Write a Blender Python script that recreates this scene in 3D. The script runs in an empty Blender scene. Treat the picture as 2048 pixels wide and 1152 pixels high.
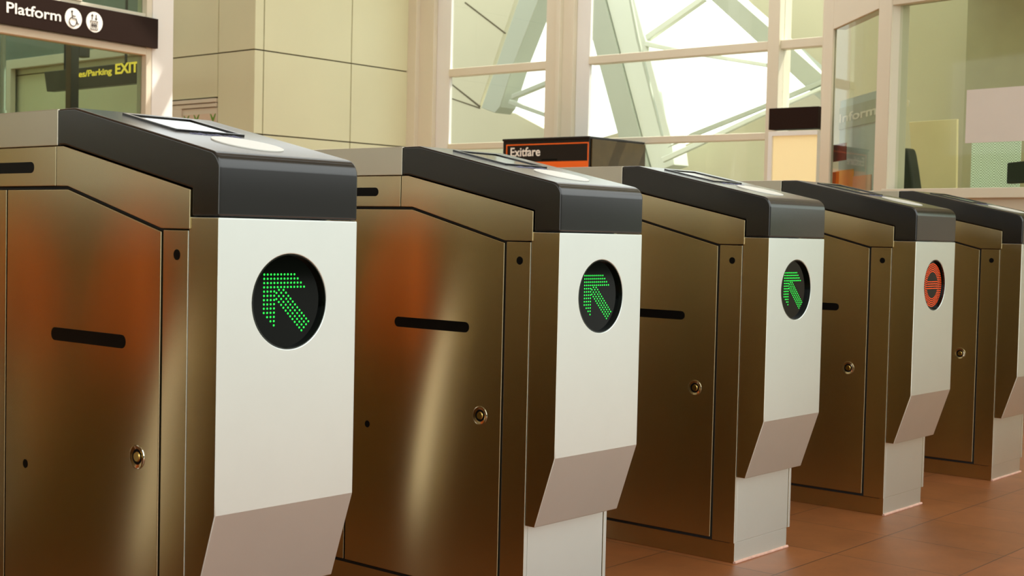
import bpy, bmesh, math, random
from mathutils import Vector, Matrix
random.seed(7)
scene = bpy.context.scene
COL = scene.collection

# ------------------------------------------------------------------ camera
CAM = Vector((-1.2551, -1.6513, 0.8067))
CR = Vector((0.65082527, -0.75889322, 0.02252866))
CU = Vector((0.01544734, 0.04290294, 0.99895982))
CF = Vector((0.75907038, 0.64980029, -0.03964519))
FPX = 2725.0
cd = bpy.data.cameras.new('camera')
cam = bpy.data.objects.new('camera', cd)
COL.objects.link(cam)
cam.matrix_world = Matrix(((CR.x, CU.x, -CF.x, CAM.x), (CR.y, CU.y, -CF.y, CAM.y), (CR.z, CU.z, -CF.z, CAM.z), (0, 0, 0, 1)))
cd.sensor_width = 36.0
cd.lens = FPX / 2048 * 36.0
cd.clip_start = 0.05
cd.clip_end = 300
cd.dof.use_dof = True
cd.dof.focus_distance = 2.9
cd.dof.aperture_fstop = 13
scene.camera = cam

# ------------------------------------------------------------------ sky and exposure
wd = bpy.data.worlds.new('sky')
scene.world = wd
wd.use_nodes = True
bg = wd.node_tree.nodes['Background']
bg.inputs[0].default_value = (0.95, 1.0, 0.985, 1)
bg.inputs[1].default_value = 2.6
sl = bpy.data.lights.new('sun', 'SUN')
sl.energy = 12
sl.angle = math.radians(0.6)
sl.color = (1.0, 0.96, 0.88)
sun = bpy.data.objects.new('sun', sl)
COL.objects.link(sun)
sun.location = (6, -2, 9)
sun.rotation_euler = Vector((-0.577, 0.18, -1)).to_track_quat('-Z', 'Y').to_euler()
vs = scene.view_settings
vs.view_transform = 'Standard'
vs.look = 'None'
vs.gamma = 1
vs.use_curve_mapping = False
vs.exposure = -0.2
try:
    scene.cycles.max_bounces = 14
    scene.cycles.transparent_max_bounces = 16
except Exception:
    pass


# ------------------------------------------------------------------ materials
def lin(c):
    return tuple((v / 255 / 12.92) if v / 255 <= 0.04045 else ((v / 255 + 0.055) / 1.055) ** 2.4 for v in c) + (1,)


def base_mat(name, col, rough=0.5, metal=0.0, spec=0.5):
    m = bpy.data.materials.new(name)
    m.use_nodes = True
    b = m.node_tree.nodes['Principled BSDF']
    b.inputs['Base Color'].default_value = lin(col)
    b.inputs['Roughness'].default_value = rough
    b.inputs['Metallic'].default_value = metal
    b.inputs['Specular IOR Level'].default_value = spec
    return m, b


def paint(name, col, rough=0.5, vary=0.06, scale=6, spec=0.5):
    m, b = base_mat(name, col, rough, 0, spec)
    nt = m.node_tree
    tc = nt.nodes.new('ShaderNodeTexCoord')
    n = nt.nodes.new('ShaderNodeTexNoise')
    n.inputs['Scale'].default_value = scale
    n.inputs['Detail'].default_value = 5
    r = nt.nodes.new('ShaderNodeValToRGB')
    c = lin(col)
    r.color_ramp.elements[0].position = 0.3
    r.color_ramp.elements[1].position = 0.7
    r.color_ramp.elements[0].color = tuple(v * (1 - vary) for v in c[:3]) + (1,)
    r.color_ramp.elements[1].color = tuple(min(1, v * (1 + vary)) for v in c[:3]) + (1,)
    nt.links.new(tc.outputs['Object'], n.inputs['Vector'])
    nt.links.new(n.outputs['Fac'], r.inputs['Fac'])
    nt.links.new(r.outputs['Color'], b.inputs['Base Color'])
    return m


def steel(name, col, rough, aniso=0.75, brush_z=False):
    """brushed stainless steel, grain along the panel's horizontal (UV u)"""
    m, b = base_mat(name, col, rough, 1.0)
    nt = m.node_tree
    uv = nt.nodes.new('ShaderNodeUVMap')
    uv.uv_map = 'UVMap'
    tg = nt.nodes.new('ShaderNodeTangent')
    tg.direction_type = 'UV_MAP'
    tg.uv_map = 'UVMap'
    nt.links.new(tg.outputs[0], b.inputs['Tangent'])
    b.inputs['Anisotropic'].default_value = aniso
    b.inputs['Anisotropic Rotation'].default_value = 0.25
    mp = nt.nodes.new('ShaderNodeMapping')
    mp.inputs['Scale'].default_value = (6, 900, 1)
    n = nt.nodes.new('ShaderNodeTexNoise')
    n.inputs['Scale'].default_value = 1.0
    n.inputs['Detail'].default_value = 3
    bp = nt.nodes.new('ShaderNodeBump')
    bp.inputs['Strength'].default_value = 0.015
    bp.inputs['Distance'].default_value = 0.0004
    nt.links.new(uv.outputs[0], mp.inputs[0])
    nt.links.new(mp.outputs[0], n.inputs['Vector'])
    nt.links.new(n.outputs['Fac'], bp.inputs['Height'])
    nt.links.new(bp.outputs[0], b.inputs['Normal'])
    # smudges and wiping marks
    oi = nt.nodes.new('ShaderNodeObjectInfo')
    va = nt.nodes.new('ShaderNodeVectorMath')
    va.operation = 'ADD'
    nt.links.new(uv.outputs[0], va.inputs[0])
    nt.links.new(oi.outputs['Location'], va.inputs[1])
    s = nt.nodes.new('ShaderNodeTexNoise')
    s.inputs['Scale'].default_value = 9
    s.inputs['Detail'].default_value = 6
    s.inputs['Roughness'].default_value = 0.65
    nt.links.new(va.outputs[0], s.inputs['Vector'])
    mr = nt.nodes.new('ShaderNodeMapRange')
    mr.inputs['From Min'].default_value = 0.3
    mr.inputs['From Max'].default_value = 0.75
    mr.inputs['To Min'].default_value = rough * 0.99
    mr.inputs['To Max'].default_value = rough * 1.02
    nt.links.new(s.outputs['Fac'], mr.inputs['Value'])
    r = nt.nodes.new('ShaderNodeValToRGB')
    c = lin(col)
    r.color_ramp.elements[0].position = 0.25
    r.color_ramp.elements[1].position = 0.6
    r.color_ramp.elements[0].color = tuple(v * 0.975 for v in c[:3]) + (1,)
    r.color_ramp.elements[1].color = c
    nt.links.new(s.outputs['Fac'], r.inputs['Fac'])
    nt.links.new(r.outputs['Color'], b.inputs['Base Color'])
    return m


def emit(name, col, strength, base=(10, 10, 10)):
    m, b = base_mat(name, base, 0.4)
    b.inputs['Emission Color'].default_value = lin(col)
    b.inputs['Emission Strength'].default_value = strength
    return m


def glass(name, tint, ior=1.45, refl=1.0):
    m = bpy.data.materials.new(name)
    m.use_nodes = True
    nt = m.node_tree
    nt.nodes.remove(nt.nodes['Principled BSDF'])
    out = nt.nodes['Material Output']
    t = nt.nodes.new('ShaderNodeBsdfTransparent')
    t.inputs[0].default_value = tint + (1,)
    g = nt.nodes.new('ShaderNodeBsdfGlossy')
    g.inputs['Roughness'].default_value = 0.02
    g.inputs[0].default_value = (refl, refl, refl, 1)
    f = nt.nodes.new('ShaderNodeFresnel')
    f.inputs[0].default_value = ior
    mx = nt.nodes.new('ShaderNodeMixShader')
    ge = nt.nodes.new('ShaderNodeNewGeometry')
    sb = nt.nodes.new('ShaderNodeMath')
    sb.operation = 'SUBTRACT'
    sb.inputs[0].default_value = 1.0
    nt.links.new(ge.outputs['Backfacing'], sb.inputs[1])
    mu = nt.nodes.new('ShaderNodeMath')
    mu.operation = 'MULTIPLY'
    nt.links.new(f.outputs[0], mu.inputs[0])
    nt.links.new(sb.outputs[0], mu.inputs[1])
    nt.links.new(mu.outputs[0], mx.inputs[0])
    nt.links.new(t.outputs[0], mx.inputs[1])
    nt.links.new(g.outputs[0], mx.inputs[2])
    nt.links.new(mx.outputs[0], out.inputs[0])
    return m


def floor_mat():
    m, b = base_mat('terracotta_tiles', (142, 86, 46), 0.42)
    nt = m.node_tree
    tc = nt.nodes.new('ShaderNodeTexCoord')
    mp = nt.nodes.new('ShaderNodeMapping')
    mp.inputs['Location'].default_value = (-0.115, 0.027, 0)
    nt.links.new(tc.outputs['Object'], mp.inputs[0])
    br = nt.nodes.new('ShaderNodeTexBrick')
    br.offset = 0.0
    br.squash = 1.0
    br.inputs['Scale'].default_value = 1.0
    br.inputs['Brick Width'].default_value = 0.3053
    br.inputs['Row Height'].default_value = 0.3253
    br.inputs['Mortar Size'].default_value = 0.0022
    br.inputs['Mortar Smooth'].default_value = 0.3
    br.inputs['Color1'].default_value = lin((142, 83, 44))
    br.inputs['Color2'].default_value = lin((134, 79, 39))
    br.inputs['Mortar'].default_value = lin((86, 52, 32))
    nt.links.new(mp.outputs[0], br.inputs['Vector'])
    n = nt.nodes.new('ShaderNodeTexNoise')
    n.inputs['Scale'].default_value = 5
    n.inputs['Detail'].default_value = 8
    n.inputs['Roughness'].default_value = 0.7
    nt.links.new(tc.outputs['Object'], n.inputs['Vector'])
    r = nt.nodes.new('ShaderNodeValToRGB')
    r.color_ramp.elements[0].color = (0.72, 0.7, 0.66, 1)
    r.color_ramp.elements[1].color = (1.2, 1.2, 1.2, 1)
    r.color_ramp.elements[0].position = 0.3
    r.color_ramp.elements[1].position = 0.72
    nt.links.new(n.outputs['Fac'], r.inputs[0])
    mx = nt.nodes.new('ShaderNodeMix')
    mx.data_type = 'RGBA'
    mx.blend_type = 'MULTIPLY'
    mx.inputs['Factor'].default_value = 0.9
    nt.links.new(br.outputs['Color'], mx.inputs[6])
    nt.links.new(r.outputs['Color'], mx.inputs[7])
    # specks
    v = nt.nodes.new('ShaderNodeTexVoronoi')
    v.inputs['Scale'].default_value = 24
    nt.links.new(tc.outputs['Object'], v.inputs['Vector'])
    lt = nt.nodes.new('ShaderNodeMath')
    lt.operation = 'LESS_THAN'
    lt.inputs[1].default_value = 0.09
    nt.links.new(v.outputs['Distance'], lt.inputs[0])
    sp = nt.nodes.new('ShaderNodeMath')
    sp.operation = 'MULTIPLY'
    sp.inputs[1].default_value = 0.35
    nt.links.new(lt.outputs[0], sp.inputs[0])
    mx2 = nt.nodes.new('ShaderNodeMix')
    mx2.data_type = 'RGBA'
    mx2.inputs[7].default_value = lin((70, 38, 22))
    nt.links.new(sp.outputs[0], mx2.inputs['Factor'])
    nt.links.new(mx.outputs[2], mx2.inputs[6])
    nt.links.new(mx2.outputs[2], b.inputs['Base Color'])
    bp = nt.nodes.new('ShaderNodeBump')
    bp.inputs['Strength'].default_value = 0.25
    bp.inputs['Distance'].default_value = 0.002
    inv = nt.nodes.new('ShaderNodeMath')
    inv.operation = 'SUBTRACT'
    inv.inputs[0].default_value = 1
    nt.links.new(br.outputs['Fac'], inv.inputs[1])
    nt.links.new(inv.outputs[0], bp.inputs['Height'])
    nt.links.new(bp.outputs[0], b.inputs['Normal'])
    return m


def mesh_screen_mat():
    m, b = base_mat('glowing_woven_shade', (205, 220, 190), 0.7)
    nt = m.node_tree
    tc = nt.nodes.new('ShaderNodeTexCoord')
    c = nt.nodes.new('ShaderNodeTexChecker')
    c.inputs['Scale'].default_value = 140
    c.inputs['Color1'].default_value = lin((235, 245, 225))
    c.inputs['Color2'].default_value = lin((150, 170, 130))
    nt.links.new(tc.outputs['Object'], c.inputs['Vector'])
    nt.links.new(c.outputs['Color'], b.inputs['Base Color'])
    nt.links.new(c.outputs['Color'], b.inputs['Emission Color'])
    b.inputs['Emission Strength'].default_value = 0.45      # added glow in place of daylight behind the weave
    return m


M = {}
M['steel'] = steel('brushed_steel_warm_lit', (200, 185, 147), 0.22, 0.94)  # side steel with golden bounce light put into its colour
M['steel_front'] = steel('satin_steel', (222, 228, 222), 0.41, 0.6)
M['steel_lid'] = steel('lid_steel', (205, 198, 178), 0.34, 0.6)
M['gap'] = paint('shadow_gap_black', (14, 13, 12), 0.8)
M['black'] = paint('black_acrylic', (5, 5, 5), 0.5, 0.0, 6, 0.12)
M['hood'] = paint('charcoal_powder_coat', (24, 22, 20), 0.2, 0.08, 40, 0.8)
M['chrome'] = base_mat('chrome', (220, 214, 196), 0.12, 1.0)[0]
M['orange'] = paint('orange_vinyl', (246, 120, 14), 0.45)
M['led_g'] = emit('green_led', (30, 255, 75), 2.0)
M['led_r'] = emit('red_led', (255, 84, 16), 2.3)
M['lens'] = paint('smoked_lens', (3, 5, 3), 0.06, 0.0, 5, 0.15)
M['bezel'] = paint('display_bezel_gloss', (10, 16, 8), 0.12, 0.0, 5, 0.8)
M['card'] = paint('white_reader_plastic', (232, 228, 218), 0.3, 0.02)
M['screen'] = paint('screen_glass', (26, 24, 20), 0.06, 0.0, 5, 0.35)
M['ink'] = paint('violet_ink', (92, 92, 128), 0.5)
M['seal'] = paint('sealant', (205, 160, 140), 0.6, 0.15, 60)
M['floor'] = floor_mat()
M['plaza'] = paint('pale_plaza_paving', (106, 107, 102), 0.8, 0.06, 2)
M['cream'] = paint('cream_panel', (222, 219, 180), 0.38, 0.02, 2)
M['creamframe'] = paint('cream_frame', (222, 212, 188), 0.4, 0.02, 2)
M['white'] = paint('white_paint', (235, 232, 224), 0.4, 0.02, 2)
M['joint'] = paint('panel_joint', (74, 62, 34), 0.7)
M['brown'] = paint('dark_brown_sign', (38, 22, 14), 0.5, 0.03, 6, 0.1)
M['signwhite'] = paint('sign_white', (245, 240, 228), 0.5, 0.0)
M['signink'] = paint('sign_brown_ink', (40, 24, 16), 0.5, 0.0)
M['yellow'] = emit('yellow_lit_letters', (245, 210, 70), 1.0, (230, 190, 50))
M['greyblue'] = paint('grey_blue_wall', (112, 122, 112), 0.5, 0.05)
M['darkpost'] = paint('dark_post', (30, 22, 14), 0.4)
M['brownpost'] = paint('brown_post_face', (84, 50, 16), 0.4)
M['opposite'] = paint('dark_olive_facade', (52, 54, 34), 0.7, 0.25, 1)
M['hedge'] = paint('hedge_green', (96, 140, 52), 0.8, 0.4, 6)
M['ceil'] = paint('pale_ceiling', (214, 206, 184), 0.7, 0.03, 1)
M['machine'] = paint('dark_machine_paint', (26, 19, 14), 0.4, 0.06, 6, 0.3)
M['machineside'] = paint('olive_metal_side', (74, 60, 30), 0.5, 0.12, 12, 0.25)
M['machorange'] = paint('machine_orange', (238, 104, 20), 0.4, 0.02)
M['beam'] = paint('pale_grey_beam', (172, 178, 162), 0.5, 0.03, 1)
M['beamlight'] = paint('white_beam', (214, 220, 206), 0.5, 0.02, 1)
M['soffit'] = paint('cream_soffit', (192, 186, 158), 0.5, 0.02, 1)
M['glass'] = glass('clear_window_glass', (0.95, 0.965, 0.93))
M['glassgreen'] = glass('green_tinted_glass', (0.72, 0.83, 0.74), 1.5)
M['glassbooth'] = glass('booth_glass', (0.84, 0.88, 0.82), 1.28)
M['poster'] = paint('poster_paper', (224, 200, 172), 0.6, 0.02)
M['leaf'] = paint('leaf_green', (100, 150, 20), 0.5)
M['red'] = paint('red_print', (150, 30, 20), 0.5)
M['redbin'] = paint('dark_red_notice', (140, 34, 32), 0.5)
M['litpanel'] = emit('warm_lit_panel', (255, 228, 160), 0.35, (236, 218, 170))
M['paper'] = paint('notice_paper', (222, 212, 200), 0.6, 0.02)
M['yellowposter'] = paint('pale_yellow_board', (244, 232, 182), 0.6, 0.03)
M['darkfabric'] = paint('dark_green_fabric', (46, 52, 40), 0.7, 0.3, 12)
M['monitor'] = paint('monitor_plastic', (34, 42, 34), 0.4)
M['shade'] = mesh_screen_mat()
M['greyband'] = paint('grey_sign_band', (176, 182, 166), 0.5)
M['paleblue'] = paint('pale_blue_board', (190, 204, 204), 0.5)
M['boothwall'] = paint('booth_back_wall', (186, 186, 146), 0.5, 0.05)
M['pink'] = paint('pink_board', (228, 176, 152), 0.5)
M['amber'] = paint('amber_board', (238, 178, 86), 0.5)
M['lamp'] = emit('fill_light_diffuser', (255, 244, 220), 9.0, (240, 236, 226))
M['brass'] = base_mat('lock_brass', (190, 160, 90), 0.2, 1.0)[0]


# ------------------------------------------------------------------ mesh helpers
def finish(bm, name, mats, parent=None, bevel=0.0, segs=2, smooth=True, label=None):
    bmesh.ops.recalc_face_normals(bm, faces=bm.faces[:])
    uvl = bm.loops.layers.uv.new('UVMap')
    for f in bm.faces:
        n = f.normal
        ax = max(range(3), key=lambda i: abs(n[i]))
        for l in f.loops:
            c = l.vert.co
            l[uvl].uv = (c.y, c.z) if ax == 0 else (c.x, c.z) if ax == 1 else (c.x, c.y)
    me = bpy.data.meshes.new(name)
    bm.to_mesh(me)
    bm.free()
    if not isinstance(mats, (list, tuple)):
        mats = [mats]
    for m in mats:
        me.materials.append(m)
    o = bpy.data.objects.new(name, me)
    COL.objects.link(o)
    if parent is not None:
        o.parent = parent
    if bevel > 0:
        md = o.modifiers.new('bevel', 'BEVEL')
        md.width = bevel
        md.segments = segs
        md.limit_method = 'ANGLE'
        md.angle_limit = math.radians(28)
        md.harden_normals = True
    if smooth:
        for p in me.polygons:
            p.use_smooth = True
        me.set_sharp_from_angle(angle=math.radians(16))
    if label:
        o['label'] = label
    return o


def add_prism(bm, pts, vec, mi=0):
    """pts: closed loop of 3-D points; extruded by vec"""
    vec = Vector(vec)
    a = [bm.verts.new(Vector(p)) for p in pts]
    b = [bm.verts.new(Vector(p) + vec) for p in pts]
    n = len(pts)
    fs = [bm.faces.new(a), bm.faces.new(b[::-1])]
    for i in range(n):
        j = (i + 1) % n
        fs.append(bm.faces.new((a[i], b[i], b[j], a[j])))
    for f in fs:
        f.material_index = mi
    return fs


def add_box(bm, x0, x1, y0, y1, z0, z1, mi=0):
    add_prism(bm, [(x0, y0, z0), (x1, y0, z0), (x1, y1, z0), (x0, y1, z0)], (0, 0, z1 - z0), mi)


def box(name, x0, x1, y0, y1, z0, z1, mat, parent=None, bevel=0.0, label=None):
    bm = bmesh.new()
    add_box(bm, x0, x1, y0, y1, z0, z1)
    return finish(bm, name, mat, parent, bevel, label=label)


def prism(name, pts, vec, mat, parent=None, bevel=0.0, segs=2, label=None):
    bm = bmesh.new()
    add_prism(bm, pts, vec)
    return finish(bm, name, mat, parent, bevel, segs, label=label)


def add_cyl(bm, c, axis, r, depth, n=32, r2=None, mi=0):
    axis = Vector(axis).normalized()
    q = Vector((0, 0, 1)).rotation_difference(axis).to_matrix()
    r2 = r if r2 is None else r2
    A = [bm.verts.new(Vector(c) + q @ Vector((r * math.cos(2 * math.pi * i / n), r * math.sin(2 * math.pi * i / n), 0))) for i in range(n)]
    B = [bm.verts.new(Vector(c) + q @ Vector((r2 * math.cos(2 * math.pi * i / n), r2 * math.sin(2 * math.pi * i / n), depth))) for i in range(n)]
    fs = [bm.faces.new(A), bm.faces.new(B[::-1])]
    for i in range(n):
        j = (i + 1) % n
        fs.append(bm.faces.new((A[i], B[i], B[j], A[j])))
    for f in fs:
        f.material_index = mi


def add_ring(bm, c, axis, prof, n=32, mi=0):
    """lathe of (radius, height) profile (closed loop) about axis at c"""
    axis = Vector(axis).normalized()
    q = Vector((0, 0, 1)).rotation_difference(axis).to_matrix()
    rows = []
    for i in range(n):
        a = 2 * math.pi * i / n
        rows.append([bm.verts.new(Vector(c) + q @ Vector((r * math.cos(a), r * math.sin(a), h))) for r, h in prof])
    k = len(prof)
    for i in range(n):
        for j in range(k):
            f = bm.faces.new((rows[i][j], rows[(i + 1) % n][j], rows[(i + 1) % n][(j + 1) % k], rows[i][(j + 1) % k]))
            f.material_index = mi


def add_tube(bm, path, r, n=12, mi=0, closed=False):
    path = [Vector(p) for p in path]
    rings = []
    k = len(path)
    for i, p in enumerate(path):
        if closed:
            t = path[(i + 1) % k] - path[i - 1]
        else:
            t = path[min(i + 1, k - 1)] - path[max(i - 1, 0)]
        q = t.normalized().to_track_quat('Z', 'Y').to_matrix()
        rings.append([bm.verts.new(p + q @ Vector((r * math.cos(2 * math.pi * a / n), r * math.sin(2 * math.pi * a / n), 0))) for a in range(n)])
    m = k if closed else k - 1
    for i in range(m):
        A, B = rings[i], rings[(i + 1) % k]
        for a in range(n):
            b = (a + 1) % n
            f = bm.faces.new((A[a], A[b], B[b], B[a]))
            f.material_index = mi
    if not closed:
        bm.faces.new(rings[0][::-1]).material_index = mi
        bm.faces.new(rings[-1]).material_index = mi


def empty(name, loc, rot=0.0):
    o = bpy.data.objects.new(name, None)
    o.empty_display_size = 0.1
    COL.objects.link(o)
    o.location = loc
    o.rotation_euler = (0, 0, rot)
    return o


def tag(o, label, cat, group=None):
    o['label'] = label
    o['category'] = cat
    if group:
        o['group'] = group
    return o


def struct(o, label=None):
    o['kind'] = 'structure'
    if label:
        o['label'] = label
    return o


def text_mesh(name, body, size, mat, M4, parent=None, bold=0.0, extrude=0.001, align='LEFT', xs=1.0, space=1.0):
    cu = bpy.data.curves.new(name, 'FONT')
    cu.body = body
    cu.size = size
    cu.extrude = extrude
    cu.offset = bold
    cu.align_x = align
    cu.space_character = space
    o = bpy.data.objects.new(name, cu)
    COL.objects.link(o)
    dg = bpy.context.evaluated_depsgraph_get()
    me = bpy.data.meshes.new_from_object(o.evaluated_get(dg))
    bpy.data.objects.remove(o)
    bpy.data.curves.remove(cu)
    me.transform(M4 @ Matrix.Diagonal((xs, 1, 1, 1)))
    me.name = name
    me.materials.clear()
    me.materials.append(mat)
    r = bpy.data.objects.new(name, me)
    COL.objects.link(r)
    if parent is not None:
        r.parent = parent
        r.matrix_parent_inverse = parent.matrix_world.inverted() if parent.matrix_world != Matrix() else Matrix()
    return r


class Plane:
    """a vertical plane: origin o, horizontal unit direction d (to the right as seen by us), outward normal n (towards us)"""

    def __init__(self, o, d):
        self.o = Vector(o)
        self.d = Vector(d).normalized()
        self.n = self.d.cross(Vector((0, 0, 1)))          # points to the viewer's side

    def sz(self, px, py):
        v = CF + CR * ((px - 1024) / FPX) - CU * ((py - 576) / FPX)
        t = (self.o - CAM).dot(self.n) / v.dot(self.n)
        p = CAM + v * t
        return ((p - self.o).dot(self.d), p.z)

    def at(self, s, z, out=0.0):
        p = self.o + self.d * s + self.n * out
        return Vector((p.x, p.y, z))

    def mat(self, s, z, out=0.0):
        p = self.at(s, z, out)
        u = Vector((0, 0, 1))
        return Matrix(((self.d.x, u.x, self.n.x, p.x), (self.d.y, u.y, self.n.y, p.y), (0, 1, self.n.z, p.z), (0, 0, 0, 1)))


def add_slab(bm, P, poly, front, thick, mi=0):
    """poly in (s,z); front face at 'front' out of the plane, going 'thick' back"""
    add_prism(bm, [P.at(s, z, front) for s, z in poly], -P.n * thick, mi)


def add_rect(bm, P, s0, s1, z0, z1, front, thick, mi=0):
    add_slab(bm, P, [(s0, z0), (s1, z0), (s1, z1), (s0, z1)], front, thick, mi)


def rect(name, P, s0, s1, z0, z1, front, thick, mat, parent=None, bevel=0.0):
    bm = bmesh.new()
    add_rect(bm, P, s0, s1, z0, z1, front, thick)
    return finish(bm, name, mat, parent, bevel)


def pxpoly(P, pts):
    return [P.sz(*q) for q in pts]


# ------------------------------------------------------------------ room shell
CEIL = 4.4
bm = bmesh.new()
add_box(bm, -7, 8.9, -1.7, 13.4, -0.2, 0)
struct(finish(bm, 'floor', M['floor'], smooth=False))
bm = bmesh.new()
add_box(bm, -40, 60, -60, -1.7, -0.25, -0.004)
add_box(bm, 8.9, 60, -1.7, 40, -0.25, -0.004)
struct(finish(bm, 'ground', M['plaza'], smooth=False), 'pale paved plaza in front of the station hall')
bm = bmesh.new()
add_box(bm, -7, 8.9, -1.7, 0.06, CEIL, CEIL + 0.2)          # slot between these boards shaped to drop a sun stripe on the rails
add_box(bm, -7, 8.9, 0.22, 1.7, CEIL, CEIL + 0.2)
add_box(bm, -7, 2.4, 1.7, 7.4, CEIL, CEIL + 0.2)
add_box(bm, -7, 6.3, 7.4, 9.7, CEIL, CEIL + 0.2)
add_box(bm, -7, 4.0, 9.7, 13.2, CEIL, CEIL + 0.2)
add_box(bm, 6.3, 8.9, 7.4, 8.7, CEIL, CEIL + 0.2)
for k in range(5):
    add_box(bm, 2.4, 8.9, 2.4 + k, 2.52 + k, CEIL, CEIL + 0.2)
for k in range(2):
    add_box(bm, 4.2 + 2 * k, 4.3 + 2 * k, 1.7, 7.4, CEIL + 0.02, CEIL + 0.18)
struct(finish(bm, 'ceiling', M['ceil'], smooth=False))
bm = bmesh.new()
add_box(bm, -20, 26, -16.5, -16, 0, 3.4)  # unseen front added so the displays mirror a dark horizon
struct(finish(bm, 'wall_opposite', M['opposite'], smooth=False), 'unseen dark front across the plaza, added to darken the display reflections')
bm = bmesh.new()
add_box(bm, 27, 58, -18, -16, 0, 2.4)  # unseen block added so the far displays mirror green
struct(finish(bm, 'wall_hedge', M['hedge'], smooth=False), 'unseen hedge green block across the plaza, added for green display reflections')
bm = bmesh.new()
add_box(bm, -7.2, -7, -1.7, 13.2, 0, 2.3)
add_box(bm, -7.2, -7, -1.7, 13.2, 3.9, CEIL)
for k in range(8):
    add_box(bm, -7.2, -7, -1.7 + k * 2.1, -1.6 + k * 2.1, 2.3, 3.9)
struct(finish(bm, 'wall_left', M['cream'], smooth=False))
bm = bmesh.new()
add_box(bm, -7.2, 6.3, 13.2, 13.4, 0, CEIL)
struct(finish(bm, 'wall_far', M['cream'], smooth=False))

XW = 8.64
YB = 8.24
XR = 6.64
PB = Plane((XR, YB, 0), (1, 0, 0))        # cream panel wall, faces -y
PR = Plane((XR, YB, 0), (0, -1, 0))       # return wall, faces -x; s runs towards -y
PW = Plane((XW, YB, 0), (0, -1, 0))       # window wall, faces -x

# ---- cream panel wall: panels with open joints over a dark backing
j1 = PB.sz(527.7, 100)[0]
j2 = PB.sz(702.7, 129)[0]
zr1 = PB.sz(503.7, 97.3)[1]
zr0 = PB.sz(527, 269)[1]
G = 0.006
HT = 3.45
bm = bmesh.new()
add_box(bm, XR + 0.02, XW + 0.15, YB + 0.02, YB + 0.3, 0, HT, 1)

rows = [0, zr0, zr1, zr1 + (zr1 - zr0), HT]
colsx = [0.0, j1, j2, XW - XR - 0.03]
for a in range(3):
    for b in range(4):
        add_box(bm, XR + colsx[a] + (G if a else 0), XR + colsx[a + 1] - G, YB, YB + 0.02, rows[b] + (G if b else 0), rows[b + 1] - (G if b < 3 else 0))
struct(finish(bm, 'wall_back', [M['cream'], M['joint']], smooth=False))
# return wall running back from the corner, with the doorway in it
bm = bmesh.new()
sj = PR.sz(436.4, 105)[0]
sd0 = PR.sz(349, 200)[0]
sfar = -5.0
zd_top = PR.sz(436, 193)[1]
add_box(bm, XR + 0.02, XR + 0.3, YB + 0.02, YB - sfar, 0, HT, 1)
for b in range(4):
    z0, z1 = rows[b] + (G if b else 0), rows[b + 1] - (G if b < 3 else 0)
    add_rect(bm, PR, sj + G, -0.0205, z0, z1, 0, 0.02)
    if z1 > zd_top:
        add_rect(bm, PR, sfar, sj - G, max(z0, zd_top), z1, 0, 0.02)
    if z0 < zd_top:
        add_rect(bm, PR, sfar, sd0 - 0.25, z0, min(z1, zd_top), 0, 0.02)
struct(finish(bm, 'wall_return', [M['cream'], M['joint']], smooth=False))

# door in the return wall (frame, leaf)
door = empty('door_1', PR.at(0, 0))
struct(door, 'cream framed door in the return wall behind the nearest gate')
door.matrix_world = Matrix.Translation(PR.at((sj + sd0) / 2, 0))


def kid(o, parent):
    """parent an object that was built in world coordinates"""
    o.parent = parent
    o.matrix_parent_inverse = Matrix.Translation(parent.location).inverted() if parent.rotation_euler.z == 0 else (Matrix.Translation(parent.location) @ Matrix.Rotation(parent.rotation_euler.z, 4, 'Z')).inverted()
    return o


zf1 = PR.sz(436, 204)[1]
zf0 = PR.sz(436, 213)[1]
bm = bmesh.new()
add_rect(bm, PR, sd0 - 0.24, sj - 0.01, zf1 - 0.0, zd_top - 0.015, 0.02, 0.06)
add_rect(bm, PR, sd0 - 0.24, sj - 0.01, zf0, zf1 - 0.006, 0.01, 0.05)
add_rect(bm, PR, sd0 - 0.1, PR.sz(364, 225)[0], 0, zf0, 0.01, 0.05)
kid(finish(bm, 'door_frame', M['creamframe'], None, 0.003), door)
kid(rect('door_leaf', PR, PR.sz(364, 225)[0] + 0.004, sj - 0.01, 0.01, zf0 - 0.006, -0.004, 0.016, M['creamframe'], None), door)
# poster with printed leaves
s0, z1p = PR.sz(358, 231)
s0 = PR.sz(368, 231)[0]
s1 = sj - 0.03
po = empty('leaf_poster', PR.at((s0 + s1) / 2, 1.2))
tag(po, 'pale poster with green leaf prints on the far door', 'poster')
kid(rect('sheet', PR, s0, s1, 1.15, z1p, 0.0, 0.004, M['poster']), po)
for (px, py) in ((373, 239), (393, 237), (426, 235)):
    bm = bmesh.new()
    s, z = PR.sz(px, py)
    poly = [(s - 0.006, z - 0.10), (s + 0.006, z - 0.10), (s + 0.008, z - 0.03)]
    poly += [(s + 0.022, z - 0.012), (s + 0.045, z + 0.036), (s + 0.028, z + 0.032), (s + 0.006, z + 0.002), (s, z - 0.008)]
    poly += [(s - 0.006, z + 0.002), (s - 0.028, z + 0.032), (s - 0.045, z + 0.036), (s - 0.022, z - 0.012), (s - 0.008, z - 0.03)]
    add_slab(bm, PR, poly, 0.0025, 0.002)
    kid(finish(bm, 'leaf_print', M['leaf']), po)
bm = bmesh.new()
s, z = PR.sz(410, 243)
for k in range(6):
    a = s - 0.05 + k * 0.018
    add_slab(bm, PR, [(a, z - 0.035), (a + 0.012, z - 0.035), (a + 0.014, z + 0.005 * (k % 3)), (a + 0.004, z + 0.008)], 0.0025, 0.002)
kid(finish(bm, 'red_print', M['red']), po)

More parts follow.
